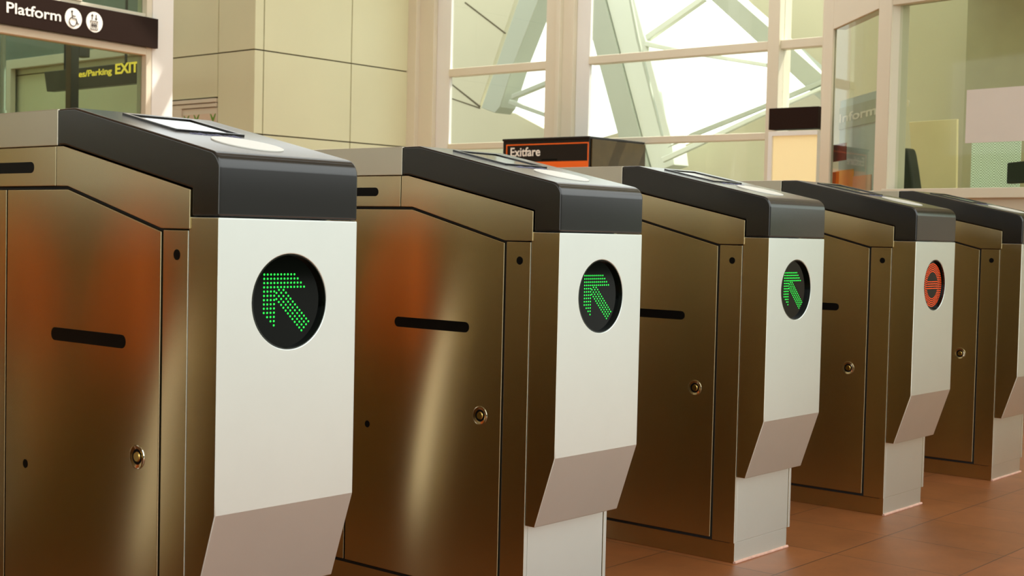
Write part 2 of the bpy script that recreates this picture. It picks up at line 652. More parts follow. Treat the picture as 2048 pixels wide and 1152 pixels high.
# ---- beyond the tinted glass: partition with a cream framed opening, further along the return wall line
zo = PR.sz(38, 140)[1]
so0 = PR.sz(38, 160)[0]
so1 = PR.sz(284, 160)[0]
bm = bmesh.new()
add_rect(bm, PR, sfar, so1 + 0.35, zo + 0.1, CEIL, 0.08, 0.06)
add_rect(bm, PR, sfar, so0 - 0.02, 0, zo + 0.1, 0.08, 0.06)
struct(finish(bm, 'wall_partition', M['greyblue']), 'grey blue partition seen through the tinted glass')
bm = bmesh.new()
add_rect(bm, PR, so0 - 0.1, so1 + 0.35, zo, zo + 0.1, 0.10, 0.06)
add_rect(bm, PR, so0 - 0.1, so0, 0, zo, 0.10, 0.06)
struct(finish(bm, 'trim_1', M['creamframe'], None, 0.004))

# ------------------------------------------------------------------ tinted glass enclosure on the left with the sign
dP = Vector((0.993, 0.118, 0)).normalized()
PL = Plane((4.63, 6.84, 0), dP)
sR0 = PL.sz(305, 60)[0]
sR1 = PL.sz(347, 60)[0]
bm = bmesh.new()
add_rect(bm, PL, sR0, sR1, 0, CEIL, 0.0, 0.16)
struct(finish(bm, 'trim_2', M['white'], None, 0.004), 'white corner pier beside the tinted glass')
sg1 = PL.sz(293, 112)[0]
zg1 = PL.sz(293, 110)[1]
zs0 = PL.sz(310.4, 97.8)[1]
zs1 = PL.sz(311.4, 38.9)[1]
zt0 = PL.sz(293, 27)[1]
bm = bmesh.new()
add_rect(bm, PL, sg1, sR0 - 0.002, 0, CEIL, -0.002, 0.1)                 # jamb
add_rect(bm, PL, -3.2, sg1, zg1, zg1 + 0.05, -0.002, 0.1)                # head of lower pane
add_rect(bm, PL, -3.2, sg1, zg1 + 0.05, zt0, -0.01, 0.09)                # rail behind the sign
add_rect(bm, PL, -3.2, sg1, 0.25, 0.35, -0.002, 0.1)
add_rect(bm, PL, -3.2, sg1, 0.0, 0.25, -0.01, 0.08)
sm = PL.sz(165, 5)[0]
add_rect(bm, PL, sm - 0.16, sm, zt0, CEIL, -0.002, 0.1)
struct(finish(bm, 'trim_3', M['creamframe'], None, 0.004), 'cream frame of the tinted glass enclosure')
w = struct(rect('window_1', PL, -3.2, sg1, 0.35, zg1, -0.05, 0.012, M['glassgreen']), 'tinted pane below the platform sign')
w = struct(rect('window_2', PL, sm, sg1, zt0, CEIL, -0.05, 0.012, M['glassgreen']), 'tinted pane above the platform sign')

sgn = empty('platform_sign', PL.at(PL.sz(310.6, 60)[0] - 0.7, zs0))
tag(sgn, 'dark brown sign reading Platform with wheelchair and lift symbols on the left wall', 'sign')
se = PL.sz(310.8, 70)[0]
kid(rect('sign_board', PL, se - 2.4, se, zs0, zs1, 0.03, 0.03, M['brown'], None, 0.002), sgn)
SH = zs1 - zs0
tx = PL.sz(7, 20)[0]
tx1 = PL.sz(116, 40)[0]
t = text_mesh('lettering', 'Platform', 1.0, M['signwhite'], Matrix(), None, 0.012, 0.001)
xsv = [v.co.x for v in t.data.vertices]
yl = [v.co.y for v in t.data.vertices]
zbase = PL.sz(62, 34)[1]
ztop = PL.sz(8, 5)[1]
zb = PL.sz(30, 28)[1]
k = (tx1 - tx) / (max(xsv) - min(xsv))
zbl = (PL.sz(24, 28)[1] + PL.sz(113, 43)[1]) / 2
kz = (PL.sz(8, 3)[1] - zbl) / (0.73)
t.data.transform(PL.mat(tx, zbl, 0.0315) @ Matrix.Diagonal((k, kz, 1, 1)) @ Matrix.Translation((-min(xsv), 0, 0)))
kid(t, sgn)


def disc_on(bm, P, s, z, r, front, th, n=48, mi=0):
    add_slab(bm, P, [(s + r * math.cos(2 * math.pi * i / n), z + r * math.sin(2 * math.pi * i / n)) for i in range(n)], front, th, mi)


c1 = PL.sz(141, 37.5)
c2 = PL.sz(183, 45)
rad = (PL.sz(141, 17)[1] - PL.sz(141, 58.5)[1]) / 2
for nm, c in (('wheelchair_symbol', c1), ('lift_symbol', c2)):
    bm = bmesh.new()
    disc_on(bm, PL, c[0], c[1], rad, 0.0315, 0.002)
    d = kid(finish(bm, nm, M['signwhite'], label='white round ' + nm.replace('_', ' ')), sgn)
    bm = bmesh.new()
    u = rad / 100.0

    def Q(x, y, o=0.032):
        return PL.at(c[0] + x * u, c[1] + y * u, o)
    if nm.startswith('wheel'):
        disc_on(bm, PL, c[0] - 18 * u, c[1] + 64 * u, 11 * u, 0.033, 0.002, 20)
        add_tube(bm, [Q(-16, 52), Q(-12, 2), Q(30, 2), Q(50, -48), Q(66, -42)], 4.5 * u, 8)
        add_tube(bm, [Q(-14, 26), Q(24, 24)], 4 * u, 8)
        add_tube(bm, [Q(-6 + 42 * math.cos(a), -32 + 42 * math.sin(a)) for a in [math.radians(110 + 250 * i / 24) for i in range(25)]], 4.5 * u, 8)
    else:
        add_tube(bm, [Q(-48, 10), Q(38, 10), Q(38, -72), Q(-48, -72)], 4 * u, 8, closed=True)
        for xx in (-28, -5, 18):
            disc_on(bm, PL, c[0] + xx * u, c[1] - 14 * u, 7 * u, 0.033, 0.002, 14)
            add_rect(bm, PL, c[0] + (xx - 9) * u, c[0] + (xx + 9) * u, c[1] - 44 * u, c[1] - 22 * u, 0.033, 0.002)
            add_rect(bm, PL, c[0] + (xx - 4) * u, c[0] + (xx + 4) * u, c[1] - 66 * u, c[1] - 44 * u, 0.033, 0.002)
        for xx, sg in ((-28, 1), (20, -1)):
            add_tube(bm, [Q(xx, 48 - 26 * sg), Q(xx, 48 + 20 * sg)], 4 * u, 8)
            add_slab(bm, PL, [(c[0] + (xx - 15) * u, c[1] + (48 + 10 * sg) * u), (c[0] + xx * u, c[1] + (48 + 32 * sg) * u), (c[0] + (xx + 15) * u, c[1] + (48 + 10 * sg) * u)], 0.033, 0.002)
    g = finish(bm, 'pictogram', M['signink'])
    g.parent = d
    g.matrix_parent_inverse = Matrix()

# things behind the tinted glass
PE = Plane((5.75, 8.62, 0), (0, -1, 0))
e0 = PE.sz(88, 150)
e1 = PE.sz(283, 140)
zE1 = PE.sz(283, 122)[1]
zE0 = PE.sz(283, 165)[1]
ex = empty('exit_sign', PE.at((e0[0] + e1[0]) / 2, zE0))
tag(ex, 'dark hanging sign with yellow EXIT lettering seen through the tinted glass', 'sign')
bm = bmesh.new()
add_slab(bm, PE, [(e0[0] + 0.05, zE0), (e1[0], zE0), (e1[0], zE1), (e0[0], zE1)], 0.0, 0.08)
kid(finish(bm, 'sign_board', M['darkpost'], None, 0.004), ex)
bm = bmesh.new()
for s in (e0[0] + 0.3, e1[0] - 0.3):
    p = PE.at(s, zE1 - 0.01, -0.04)
    add_cyl(bm, p, (0, 0, 1), 0.012, CEIL - zE1, 12)
kid(finish(bm, 'hanger', M['darkpost']), ex)


def fit_text(name, body, P, s0, s1, zb, cap, mat, out, bold, parent):
    t = text_mesh(name, body, 1.0, mat, Matrix(), None, bold, 0.001)
    xs = [v.co.x for v in t.data.vertices]
    k = (s1 - s0) / (max(xs) - min(xs))
    t.data.transform(P.mat(s0, zb, out) @ Matrix.Diagonal((k, cap / 0.73, 1, 1)) @ Matrix.Translation((-min(xs), 0, 0)))
    return kid(t, parent)


zb = PE.sz(231, 148)[1]
fit_text('exit_lettering', 'EXIT', PE, PE.sz(231, 140)[0], PE.sz(277, 140)[0], zb, PE.sz(270, 125)[1] - PE.sz(270, 146)[1], M['yellow'], 0.002, 0.03, ex)
fit_text('lettering', 'Buses/Parking', PE, PE.sz(136, 140)[0], PE.sz(224, 140)[0], zb + 0.005, PE.sz(224, 134)[1] - PE.sz(224, 147)[1], M['yellow'], 0.002, 0.02, ex)
PC = Plane((5.35, 8.3, 0), (0, -1, 0))
a0, a1 = PC.sz(132, 150)[0], PC.sz(142, 150)[0]
pdep = Plane(PC.at(a1, 0), (1, 0, 0)).sz(158, 150)[0]
pst = empty('dark_post', PC.at((a0 + a1) / 2, 0))
tag(pst, 'dark square post with a brown face standing behind the tinted glass', 'post')
kid(rect('shaft', PC, a0, a1, 0, CEIL, 0, pdep, M['darkpost'], None, 0.004), pst)
kid(rect('side_face', PC, a0 + 0.002, a1 - 0.002, 0, CEIL, 0.004, 0.003, M['brownpost'], None), pst)
zbx0, zbx1 = PC.sz(170, 107)[1], PC.sz(170, 88)[1]
PCs = Plane(PC.at(a1, 0), (1, 0, 0))
kid(rect('junction_box', PCs, pdep + 0.001, PCs.sz(180, 100)[0], zbx0, zbx1 + 0.05, 0, 0.1, M['darkpost'], None, 0.004), pst)
PP = Plane((5.0, 8.6, 0), (0, -1, 0))
sp = PP.sz(6, 150)[0]
bm = bmesh.new()
add_cyl(bm, PP.at(sp, 0), (0, 0, 1), 0.022, CEIL, 16)
for zz in (1.2, 1.75, 2.6):
    add_cyl(bm, PP.at(sp, zz), (0, 0, 1), 0.032, 0.05, 16)
tag(finish(bm, 'pipe', M['greyband']), 'pale vertical pipe behind the tinted glass at the far left', 'pipe')

# ------------------------------------------------------------------ window wall
def sw(px, py=150):
    return PW.sz(px, py)[0]


zl0, zl1 = PW.sz(1400, 283)[1], PW.sz(1400, 269)[1]          # lower transom
za0, za1 = PW.sz(980, 146)[1], PW.sz(980, 130)[1]            # left bay transom
zb0, zb1 = PW.sz(1300, 118)[1], PW.sz(1300, 101)[1]          # right bay transom
bm = bmesh.new()
send = sw(1700)
add_rect(bm, PW, 0.0, sw(866), 0, CEIL, 0.0, 0.22)
add_rect(bm, PW, sw(815), sw(838), 0, CEIL, 0.05, 0.06)
add_rect(bm, PW, sw(1090), sw(1145), 0, CEIL, 0.0, 0.22)
add_rect(bm, PW, sw(1116), sw(1124), 0, CEIL, 0.05, 0.06)
add_rect(bm, PW, sw(1533), sw(1556), 0, CEIL, 0.0, 0.2)
add_rect(bm, PW, sw(1642), send, 0, CEIL, 0.0, 0.2)
add_rect(bm, PW, sw(893), sw(1090), za0, za1, -0.03, 0.1)
add_rect(bm, PW, sw(1172), sw(1642), zb0, zb1, -0.03, 0.1)
add_rect(bm, PW, sw(893), sw(1533), zl0, zl1, -0.03, 0.1)
add_rect(bm, PW, sw(893), send, CEIL - 0.25, CEIL, -0.02, 0.12)
add_rect(bm, PW, sw(893), send, 3.25, 3.33, -0.02, 0.12)
add_rect(bm, PW, sw(893), send, 0, 0.15, -0.02, 0.12)
struct(finish(bm, 'trim_4', M['creamframe'], None, 0.006), 'cream steel frame of the window wall')
bm = bmesh.new()
add_rect(bm, PW, sw(866), sw(893), 0, CEIL, -0.05, 0.04)  # daylight on the reveals is put into the white colour
add_rect(bm, PW, sw(1145), sw(1172), 0, CEIL, -0.05, 0.04)
struct(finish(bm, 'trim_6', M['white'], None, 0.006), 'jambs beside the windows, painted white for the daylight on them')
n = 3
for (x0, x1, z0, z1) in ((893, 1090, za1, 3.25), (893, 1090, zl1, za0), (1172, 1533, zb1, 3.25), (1172, 1533, zl1, zb0), (1556, 1642, zb1, 3.25), (1556, 1642, 0.15, zb0),
                         (893, 1090, 0.15, zl0), (1172, 1533, 0.15, zl0), (893, 1090, 3.33, CEIL - 0.25), (1172, 1533, 3.33, CEIL - 0.25), (1556, 1642, 3.33, CEIL - 0.25)):
    struct(rect('window_%d' % n, PW, sw(x0), sw(x1), z0, z1, -0.08, 0.01, M['glass']))
    n += 1
# rest of the window wall, beyond the booth: solid
bm = bmesh.new()
add_box(bm, XW, XW + 0.2, -1.7, YB - send, 0, CEIL)
struct(finish(bm, 'wall_right', M['cream'], smooth=False))

# brown sign plate and lit notice case at the end of the window wall
PN = Plane((XW - 0.12, YB, 0), (0, -1, 0))
s0, s1 = PN.sz(1540, 240)[0], PN.sz(1638, 240)[0]
bm = bmesh.new()
add_rect(bm, PN, s0, s1, PN.sz(1590, 258)[1], PN.sz(1590, 215)[1], 0.02, 0.14)
tag(finish(bm, 'sign_plate', M['brown'], None, 0.003), 'blank dark brown sign plate above the lit notice case', 'sign')
nc = empty('notice_case', PN.at((s0 + s1) / 2, 0.5))
tag(nc, 'white framed lit notice case under the blank brown sign', 'notice case')
zt, zi = PN.sz(1590, 262)[1], PN.sz(1590, 271)[1]
bm = bmesh.new()
add_rect(bm, PN, s0, PN.sz(1546, 300)[0], 0.4, zt, 0.02, 0.14)
add_rect(bm, PN, PN.sz(1636, 300)[0], s1, 0.4, zt, 0.02, 0.14)
add_rect(bm, PN, PN.sz(1546, 300)[0], PN.sz(1636, 300)[0], zi, zt, 0.02, 0.14)
add_rect(bm, PN, PN.sz(1546, 300)[0], PN.sz(1636, 300)[0], 0.4, 0.45, 0.02, 0.14)
kid(finish(bm, 'case_frame', M['white'], None, 0.003), nc)
kid(rect('lit_panel', PN, PN.sz(1546, 300)[0], PN.sz(1636, 300)[0], 0.45, zi, 0.0, 0.04, M['litpanel']), nc)

# ------------------------------------------------------------------ outside: lattice roof structure beyond the windows
PO = Plane((11.5, YB, 0), (0, -1, 0))
PO2 = Plane((12.3, YB, 0), (0, -1, 0))


def strip(name, P, pts, front, th, mat, label, cat='beam', group=None):
    bm = bmesh.new()
    add_slab(bm, P, pxpoly(P, pts), front, th)
    o = finish(bm, name, mat, None, 0.01)
    tag(o, label, cat, group)
    return o


struct(strip('wall_outside', PO2, [(780, -200), (1065, -200), (1030, 0), (985, 134), (958, 216), (1030, 226), (1090, 258), (1150, 290), (1240, 264), (1336, 300), (1450, 262), (1640, 180), (1800, 110), (1800, 900), (780, 900)], 0, 0.2, M['soffit'], 'cream outside wall'))
w = bpy.data.objects['wall_outside']
del w['category']
w = strip('soffit', PO2, [(1476, -10), (1440, -80), (1800, -80), (1800, 280), (1642, 149), (1533, 52)], 0.0, 0.2, M['soffit'], 'x')
del w['category']
w.name = 'trim_5'
struct(w, 'cream outside soffit above the right diagonal beam')
strip('roof_beam', PO, [(1097, -60), (1055, -60), (1037, 0), (991, 134), (962, 216), (990, 226), (1000, 214), (1028, 126), (1077, 0)], 0, 0.3, M['beam'], 'pale diagonal beam outside the left window bay')
strip('roof_beam', PO, [(1160, -60), (1205, -60), (1209, 0), (1281, 275), (1300, 345), (1256, 345), (1235, 268), (1178, 55)], 0.0, 0.35, M['beam'], 'shaded side of the inclined beam outside the middle window, painted grey')  # shade on this side is put into the grey
strip('roof_beam', PO, [(1206, -60), (1252, -60), (1266, 0), (1338, 273), (1345, 330), (1302, 345), (1282, 275), (1210, 0)], -0.03, 0.3, M['beamlight'], 'lit side of the inclined beam, painted white, beside its grey side')  # light on this side is put into the white
strip('roof_beam', PO, [(1380, -40), (1435, -40), (1476, 0), (1533, 50), (1588, 99), (1642, 147), (1700, 200), (1700, 250), (1623, 185), (1562, 128), (1514, 84), (1422, 0)], 0, 0.3, M['beam'], 'broad diagonal beam falling to the right outside the windows')
strip('roof_beam', PO, [(1384, 266), (1526, 210), (1615, 172), (1680, 146), (1680, 154), (1626, 179), (1527, 220), (1395, 273), (1336, 296)], 0.03, 0.025, M['beam'], 'slim upper rail of the beam pair rising to the right')
strip('roof_beam', PO, [(1330, 316), (1409, 281), (1527, 226), (1629, 183), (1690, 157), (1690, 166), (1629, 191), (1528, 236), (1409, 292), (1334, 326)], 0.09, 0.05, M['beamlight'], 'slim lower rail of the beam pair rising to the right')
gp = 'thin lattice struts outside'
strip('lattice_strut', PO, [(1289, 70), (1398, -6), (1408, 0), (1293, 82)], 0, 0.08, M['beamlight'], 'thin white strut rising from the lattice node to the right')
strip('lattice_strut', PO, [(1290, 82), (1365, 98), (1447, 112), (1532, 126), (1532, 134), (1446, 120), (1363, 107), (1288, 92)], 0, 0.08, M['beamlight'], 'thin white strut running flat right from the lattice node')
strip('lattice_strut', PO, [(1272, -4), (1276, -4), (1293, 80), (1340, 274), (1337, 274), (1288, 82)], 0.16, 0.04, M['beam'], 'thin dark line strut along the white inclined beam')
strip('lattice_strut', PO, [(1022, 189), (1092, 160), (1092, 170), (1022, 199)], 0, 0.08, M['beam'], 'thin strut rising right outside the left window bay')
strip('lattice_strut', PO, [(1018, 199), (1092, 226), (1092, 235), (1016, 208)], 0, 0.08, M['beam'], 'thin strut falling right outside the left window bay')
# fine joint lines of the soffit
for pts in ([(929, 6), (931, 4), (1012, 66), (1010, 68)], [(897, 165), (898, 163), (961, 212), (959, 215)], [(897, 196), (897, 194), (960, 215), (960, 218)]):
    bm = bmesh.new()
    add_slab(bm, PO2, pxpoly(PO2, pts), 0.004, 0.01)
    o = finish(bm, 'joint', M['joint'])
    o.parent = bpy.data.objects['wall_outside']
for pts in ([(1570, -6), (1573, -6), (1560, 14), (1557, 12)],):
    bm = bmesh.new()
    add_slab(bm, PO2, pxpoly(PO2, pts), 0.004, 0.01)
    o = finish(bm, 'joint', M['joint'])
    o.parent = bpy.data.objects['trim_5']

# ------------------------------------------------------------------ fare machine
PM = Plane((7.82, 5.27, 0), (0, -1, 0))
ms0 = PM.sz(1006, 300)[0]
ms1 = PM.sz(1180, 300)[0]
mz1 = PM.sz(1180, 272)[1]
PMs = Plane(PM.at(ms1, 0), (1, 0, 0))
mdep = PMs.sz(1291, 300)[0]
fm = empty('fare_machine', PM.at((ms0 + ms1) / 2, 0))
tag(fm, 'dark brown fare machine with orange band standing by the window wall', 'ticket machine')
bm = bmesh.new()
add_rect(bm, PM, ms0, ms1 - 0.012, 0, mz1, 0.0, mdep)
add_rect(bm, PM, ms0 - 0.0, ms1, mz1 - 0.02, mz1, 0.012, mdep)
kid(finish(bm, 'cabinet', M['machine'], None, 0.004), fm)
bm = bmesh.new()
add_rect(bm, PM, ms1 - 0.011, ms1, 0.05, mz1 - 0.022, -0.03, mdep - 0.03)
kid(finish(bm, 'side_panel', M['machineside'], None, 0.002, label='olive brown metal side panel'), fm)
q0 = PM.sz(1013, 300)[0]
q1 = PM.sz(1179, 300)[0]
zq1 = PM.sz(1178, 284)[1]
q1 = PM.sz(1177.5, 300)[0]
bm = bmesh.new()
th = 0.010
add_rect(bm, PM, q0, q1, zq1 - th, zq1, 0.004, 0.004)
add_rect(bm, PM, q0, q0 + th, 0.7, zq1 - th, 0.004, 0.004)
add_rect(bm, PM, q1 - th, q1, 0.7, zq1 - th, 0.004, 0.004)
kid(finish(bm, 'orange_border', M['machorange'], label='orange outline around the front panel'), fm)
zo1 = PM.sz(1150, 322)[1]
kid(rect('orange_band', PM, q0 + th, q1 - th, zo1 - 0.2, zo1, 0.004, 0.004, M['machorange']), fm)
zlt = PM.sz(1022, 313)[1]
kid(rect('slot', PM, PM.sz(1083, 318)[0], PM.sz(1114, 318)[0], zo1 + 0.008, zo1 + 0.022, 0.003, 0.003, M['black']), fm)
fit_text('lettering', 'Exitfare', PM, PM.sz(1022, 300)[0], PM.sz(1081, 300)[0], zlt, PM.sz(1024, 295)[1] - PM.sz(1024, 313)[1], M['signwhite'], 0.005, 0.014, fm)

# ------------------------------------------------------------------ agent booth on the right
BA = math.radians(10)
bd = Vector((-math.sin(BA), -math.cos(BA), 0))               # front runs this way towards the right of the photo
PF = Plane((5.5, 1.55, 0), bd)
cdv = Vector((-0.7, -0.714, 0)).normalized()
PG = Plane((5.5, 1.55, 0), cdv)                              # chamfer, s negative going away
booth = empty('booth', (5.9, 1.0, 0))
struct(booth, 'cream framed glazed agent booth')
zsill = PF.sz(1906, 377)[1]
ztopf = PF.sz(1788, 10)[1]
gs0 = PG.sz(1662, 200)[0]
gs1 = PG.sz(1752, 200)[0]
ge = PG.sz(1643, 200)[0]
zgt = PG.sz(1660, 62)[1]
fs0 = PF.sz(1779, 200)[0]
HB = 2.75
FL = 3.4
bm = bmesh.new()
add_rect(bm, PG, ge, gs0, 0, HB, 0.0, 0.025)
add_rect(bm, PG, gs1, 0.0, 0, HB, 0.0, 0.1)
add_rect(bm, PG, gs0, gs1, zgt, HB, 0.0, 0.08)
add_rect(bm, PG, gs0, gs1, 0, zsill, 0.0, 0.08)
add_rect(bm, PF, 0.0, fs0, 0, HB, 0.0, 0.1)
add_rect(bm, PF, fs0, FL, ztopf, HB, 0.0, 0.08)
add_rect(bm, PF, fs0, FL, 0, zsill, 0.0, 0.08)
add_rect(bm, PF, fs0, FL, zsill - 0.05, zsill, 0.05, 0.3)
struct(kid(finish(bm, 'booth_frame', M['creamframe'], None, 0.005), booth))
struct(kid(rect('booth_pane', PG, gs0, gs1, zsill, zgt, -0.012, 0.008, M['glassbooth']), booth))
struct(kid(rect('booth_pane', PF, fs0, FL, zsill, ztopf, -0.04, 0.012, M['glassbooth']), booth))
# shell of the booth: back wall, side wall, floor-to-sill, roof with opening for daylight
bm = bmesh.new()
bx = XW - 0.45
add_box(bm, bx, bx + 0.1, -2.2, 2.25, 0, HB)
struct(kid(finish(bm, 'booth_back', M['boothwall']), booth))
bm = bmesh.new()
pts = [PG.at(ge, 0), PG.at(0, 0), PF.at(FL, 0), Vector((bx, -2.2, 0)), Vector((bx, 2.25, 0))]
add_prism(bm, [Vector((p.x, p.y, HB)) for p in pts], (0, 0, 0.1))
struct(kid(finish(bm, 'booth_roof', M['ceil']), booth))
# things in and on the booth
bm = bmesh.new()
bmc = PF.at(0.9, HB - 0.05, -1.0)
add_box(bm, bmc.x - 0.3, bmc.x + 0.3, bmc.y - 0.9, bmc.y + 0.9, HB - 0.06, HB - 0.001)  # glowing panel added under the roof to brighten the booth interior
tag(finish(bm, 'booth_fill_light', M['lamp']), 'white light panel added inside the glazed booth to brighten it', 'light')
PI = Plane(PF.at(0, 0, -0.02), bd)
tag(rect('paper_notice', PI, PI.sz(1932, 230)[0], PI.sz(2052, 230)[0] + 0.08, PI.sz(1990, 284)[1], PI.sz(1990, 176)[1], 0.0, 0.004, M['paper']), 'large blank pinkish white notice taped to the booth front glass', 'notice')
PI2 = Plane(PF.at(0, 0, -0.5), bd)
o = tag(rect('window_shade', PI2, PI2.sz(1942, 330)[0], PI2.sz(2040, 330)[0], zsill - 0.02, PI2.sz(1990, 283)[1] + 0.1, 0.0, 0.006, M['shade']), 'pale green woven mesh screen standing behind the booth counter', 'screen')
PI3 = Plane(PF.at(0, 0, -0.3), bd)
mo = empty('monitor', PI3.at(PI3.sz(2040, 350)[0], zsill))
tag(mo, 'dark computer monitor on the booth counter at the right edge', 'monitor')
m0 = PI3.sz(2013, 350)[0]
zm0, zm1 = PI3.sz(2030, 369)[1], PI3.sz(2030, 325)[1]
bm = bmesh.new()
add_slab(bm, PI3, [(m0, zm0 + 0.005), (m0 + 0.4, zm0 + 0.02), (m0 + 0.4, zm1 + 0.03), (m0 + 0.0, zm1)], 0, 0.05)
kid(finish(bm, 'display_panel', M['monitor'], None, 0.006), mo)
bm = bmesh.new()
add_rect(bm, PI3, m0 + 0.17, m0 + 0.23, zsill - 0.02, zm0 + 0.05, -0.03, 0.03)
add_rect(bm, PI3, m0 + 0.1, m0 + 0.3, zsill - 0.05, zsill - 0.02, 0.03, 0.15)
kid(finish(bm, 'monitor_stand', M['monitor'], None, 0.003), mo)
PI4 = Plane(PF.at(0, 0, -1.3), bd)
bm = bmesh.new()
add_slab(bm, PI4, pxpoly(PI4, [(1818, 244), (1914, 238), (1912, 376), (1912, 470), (1836, 470), (1828, 376)]), 0, 0.02)
tag(finish(bm, 'yellow_board', M['yellowposter'], None, 0.003), 'pale yellow board leaning behind the booth front glass', 'board')
# chair back: dark, curved, with folds
PI5 = Plane(PF.at(0, 0, -0.75), bd)
bm = bmesh.new()
c0 = PI5.sz(1800, 350)
prof = pxpoly(PI5, [(1768, 330), (1774, 318), (1786, 304), (1800, 297), (1814, 295), (1818, 310), (1823, 340), (1828, 378), (1830, 440), (1768, 440)])
add_slab(bm, PI5, prof, 0.0, 0.09)
ch = empty('office_chair', PI5.at(c0[0], 0))
tag(ch, 'dark green chair back just inside the left end of the booth front', 'chair')
kid(finish(bm, 'backrest', M['darkfabric'], None, 0.02, 3), ch)
bm = bmesh.new()
add_cyl(bm, PI5.at(c0[0], 0.05, -0.3), (0, 0, 1), 0.03, 0.45, 16)
for k in range(5):
    a = 2 * math.pi * k / 5
    p = PI5.at(c0[0], 0.06, -0.3)
    add_tube(bm, [p, p + Vector((0.26 * math.cos(a), 0.26 * math.sin(a), -0.03))], 0.018, 8)
kid(finish(bm, 'base', M['monitor']), ch)
bm = bmesh.new()
add_rect(bm, PI5, c0[0] - 0.2, c0[0] + 0.2, 0.45, 0.53, -0.1, 0.42)
kid(finish(bm, 'seat', M['darkfabric'], None, 0.03, 3), ch)
bm = bmesh.new()
add_rect(bm, PI5, c0[0] - 0.04, c0[0] + 0.04, 0.5, 0.95, -0.09, 0.03)
kid(finish(bm, 'back_bracket', M['monitor'], None, 0.01), ch)

# information board inside the chamfered pane
PH = Plane(PG.at(0, 0, -0.14), cdv)
ib = empty('information_board', PH.at(PH.sz(1710, 300)[0], 0.9))
tag(ib, 'information board with colour blocks behind the chamfered booth pane', 'board')
h0, h1 = PH.sz(1676, 300)[0], PH.sz(1790, 300)[0]
kid(rect('board', PH, h0, h1, 0.6, PH.sz(1700, 196)[1], -0.006, 0.02, M['paleblue']), ib)
kid(rect('title_band', PH, h0, h1, PH.sz(1712, 252)[1], PH.sz(1712, 208)[1], 0.0, 0.006, M['greyband']), ib)
fit_text('lettering', 'Information', PH, PH.sz(1680, 230)[0], PH.sz(1680, 230)[0] + (PH.sz(1746, 230)[0] - PH.sz(1680, 230)[0]) * 1.95, PH.sz(1712, 238)[1], PH.sz(1712, 220)[1] - PH.sz(1712, 238)[1], M['signwhite'], 0.002, 0.02, ib)
kid(rect('amber_block', PH, h0, PH.sz(1706, 350)[0], 0.7, PH.sz(1690, 340)[1], 0.002, 0.006, M['amber']), ib)
kid(rect('pink_block', PH, PH.sz(1706, 350)[0] + 0.002, PH.sz(1742, 350)[0], 0.7, PH.sz(1715, 352)[1], 0.002, 0.006, M['pink']), ib)
PJ = Plane(PG.at(0, 0, -0.05), cdv)
bm = bmesh.new()
add_rect(bm, PJ, PJ.sz(1663, 300)[0], PJ.sz(1692, 300)[0], PJ.sz(1678, 322)[1], PJ.sz(1678, 288)[1], 0, 0.004)
tag(finish(bm, 'red_notice', M['redbin']), 'dark red square notice behind the chamfered booth pane', 'notice')
bm = bmesh.new()
add_rect(bm, PJ, PJ.sz(1657, 350)[0], PJ.sz(1672, 350)[0], 0.9, PJ.sz(1665, 344)[1], 0, 0.02)
tag(finish(bm, 'orange_folder', M['orange'], None, 0.003), 'upright orange folder behind the bottom left of the chamfered booth pane', 'folder')

# ------------------------------------------------------------------ fare gates
W = 0.28
L = 2.5
ZA, ZC, ZE, YE = 0.8116, 0.3633, 0.2175, 0.048
SL = 0.2117
DISP_R = 0.0745
DISP_Z = 0.6829


def side_panel(name, poly, side, out, mat, parent, thick=0.006, bevel=0.0014, mirror=False):
    pts = [((L - y) if mirror else y, z) for y, z in poly]
    x = -out if side < 0 else W + out
    return prism(name, [(x, y, z) for y, z in pts], (thick if side < 0 else -thick, 0, 0), mat, parent, bevel)


def stadium(bm, side, y0, y1, z0, z1, out, th=0.003, n=8):
    r = (z1 - z0) / 2
    zc = (z0 + z1) / 2
    pts = [(y1 - r + r * math.cos(a), zc + r * math.sin(a)) for a in [-math.pi / 2 + math.pi * i / n for i in range(n + 1)]]
    pts += [(y0 + r + r * math.cos(a), zc + r * math.sin(a)) for a in [math.pi / 2 + math.pi * i / n for i in range(n + 1)]]
    x = -out if side < 0 else W + out
    add_prism(bm, [(x, y, z) for y, z in pts], (th if side < 0 else -th, 0, 0))


def led_points(kind):
    pts = []
    if kind == 'arrow':
        cx, cy, hw, hh = 499.5, 567.0, 372.0, 475.0
        rowsn = [(0, 10), (0, 11), (0, 12), (0, 13)] + [(0, 4)] * 6 + [(1, 4), (2, 4), (3, 4)]
        raw = []
        for r, (a, b) in enumerate(rowsn):
            for c in range(a, b):
                raw.append((238 + c * 33.5, 296 + r * 42.2))
        raw += [(385, 450), (431, 452), (361, 480), (408, 480), (456, 480), (385, 512), (431, 512), (480, 512), (361, 541), (408, 541), (460, 541), (503, 541)]
        for r in range(8):
            for c in range(4):
                raw.append((385 + r * 23.5 + c * 47, 571 + r * 29.4))
        raw += [(574, 806), (620, 806), (667, 806), (597, 835), (643, 835), (620, 865)]
        for x, y in raw:
            pts.append(((x - cx) / hw * DISP_R + 0.0070, -(y - cy) / hh * DISP_R))
    else:
        for k in range(5):
            r = 0.0405 + k * 0.0056
            n = int(2 * math.pi * r / 0.0058)
            for i in range(n):
                a = 2 * math.pi * i / n
                pts.append((r * math.cos(a), r * math.sin(a)))
        for k in range(4):
            v = -0.0098 + k * 0.0066
            m = 13
            for i in range(m):
                pts.append((-0.034 + i * 0.068 / (m - 1), v))
    return pts


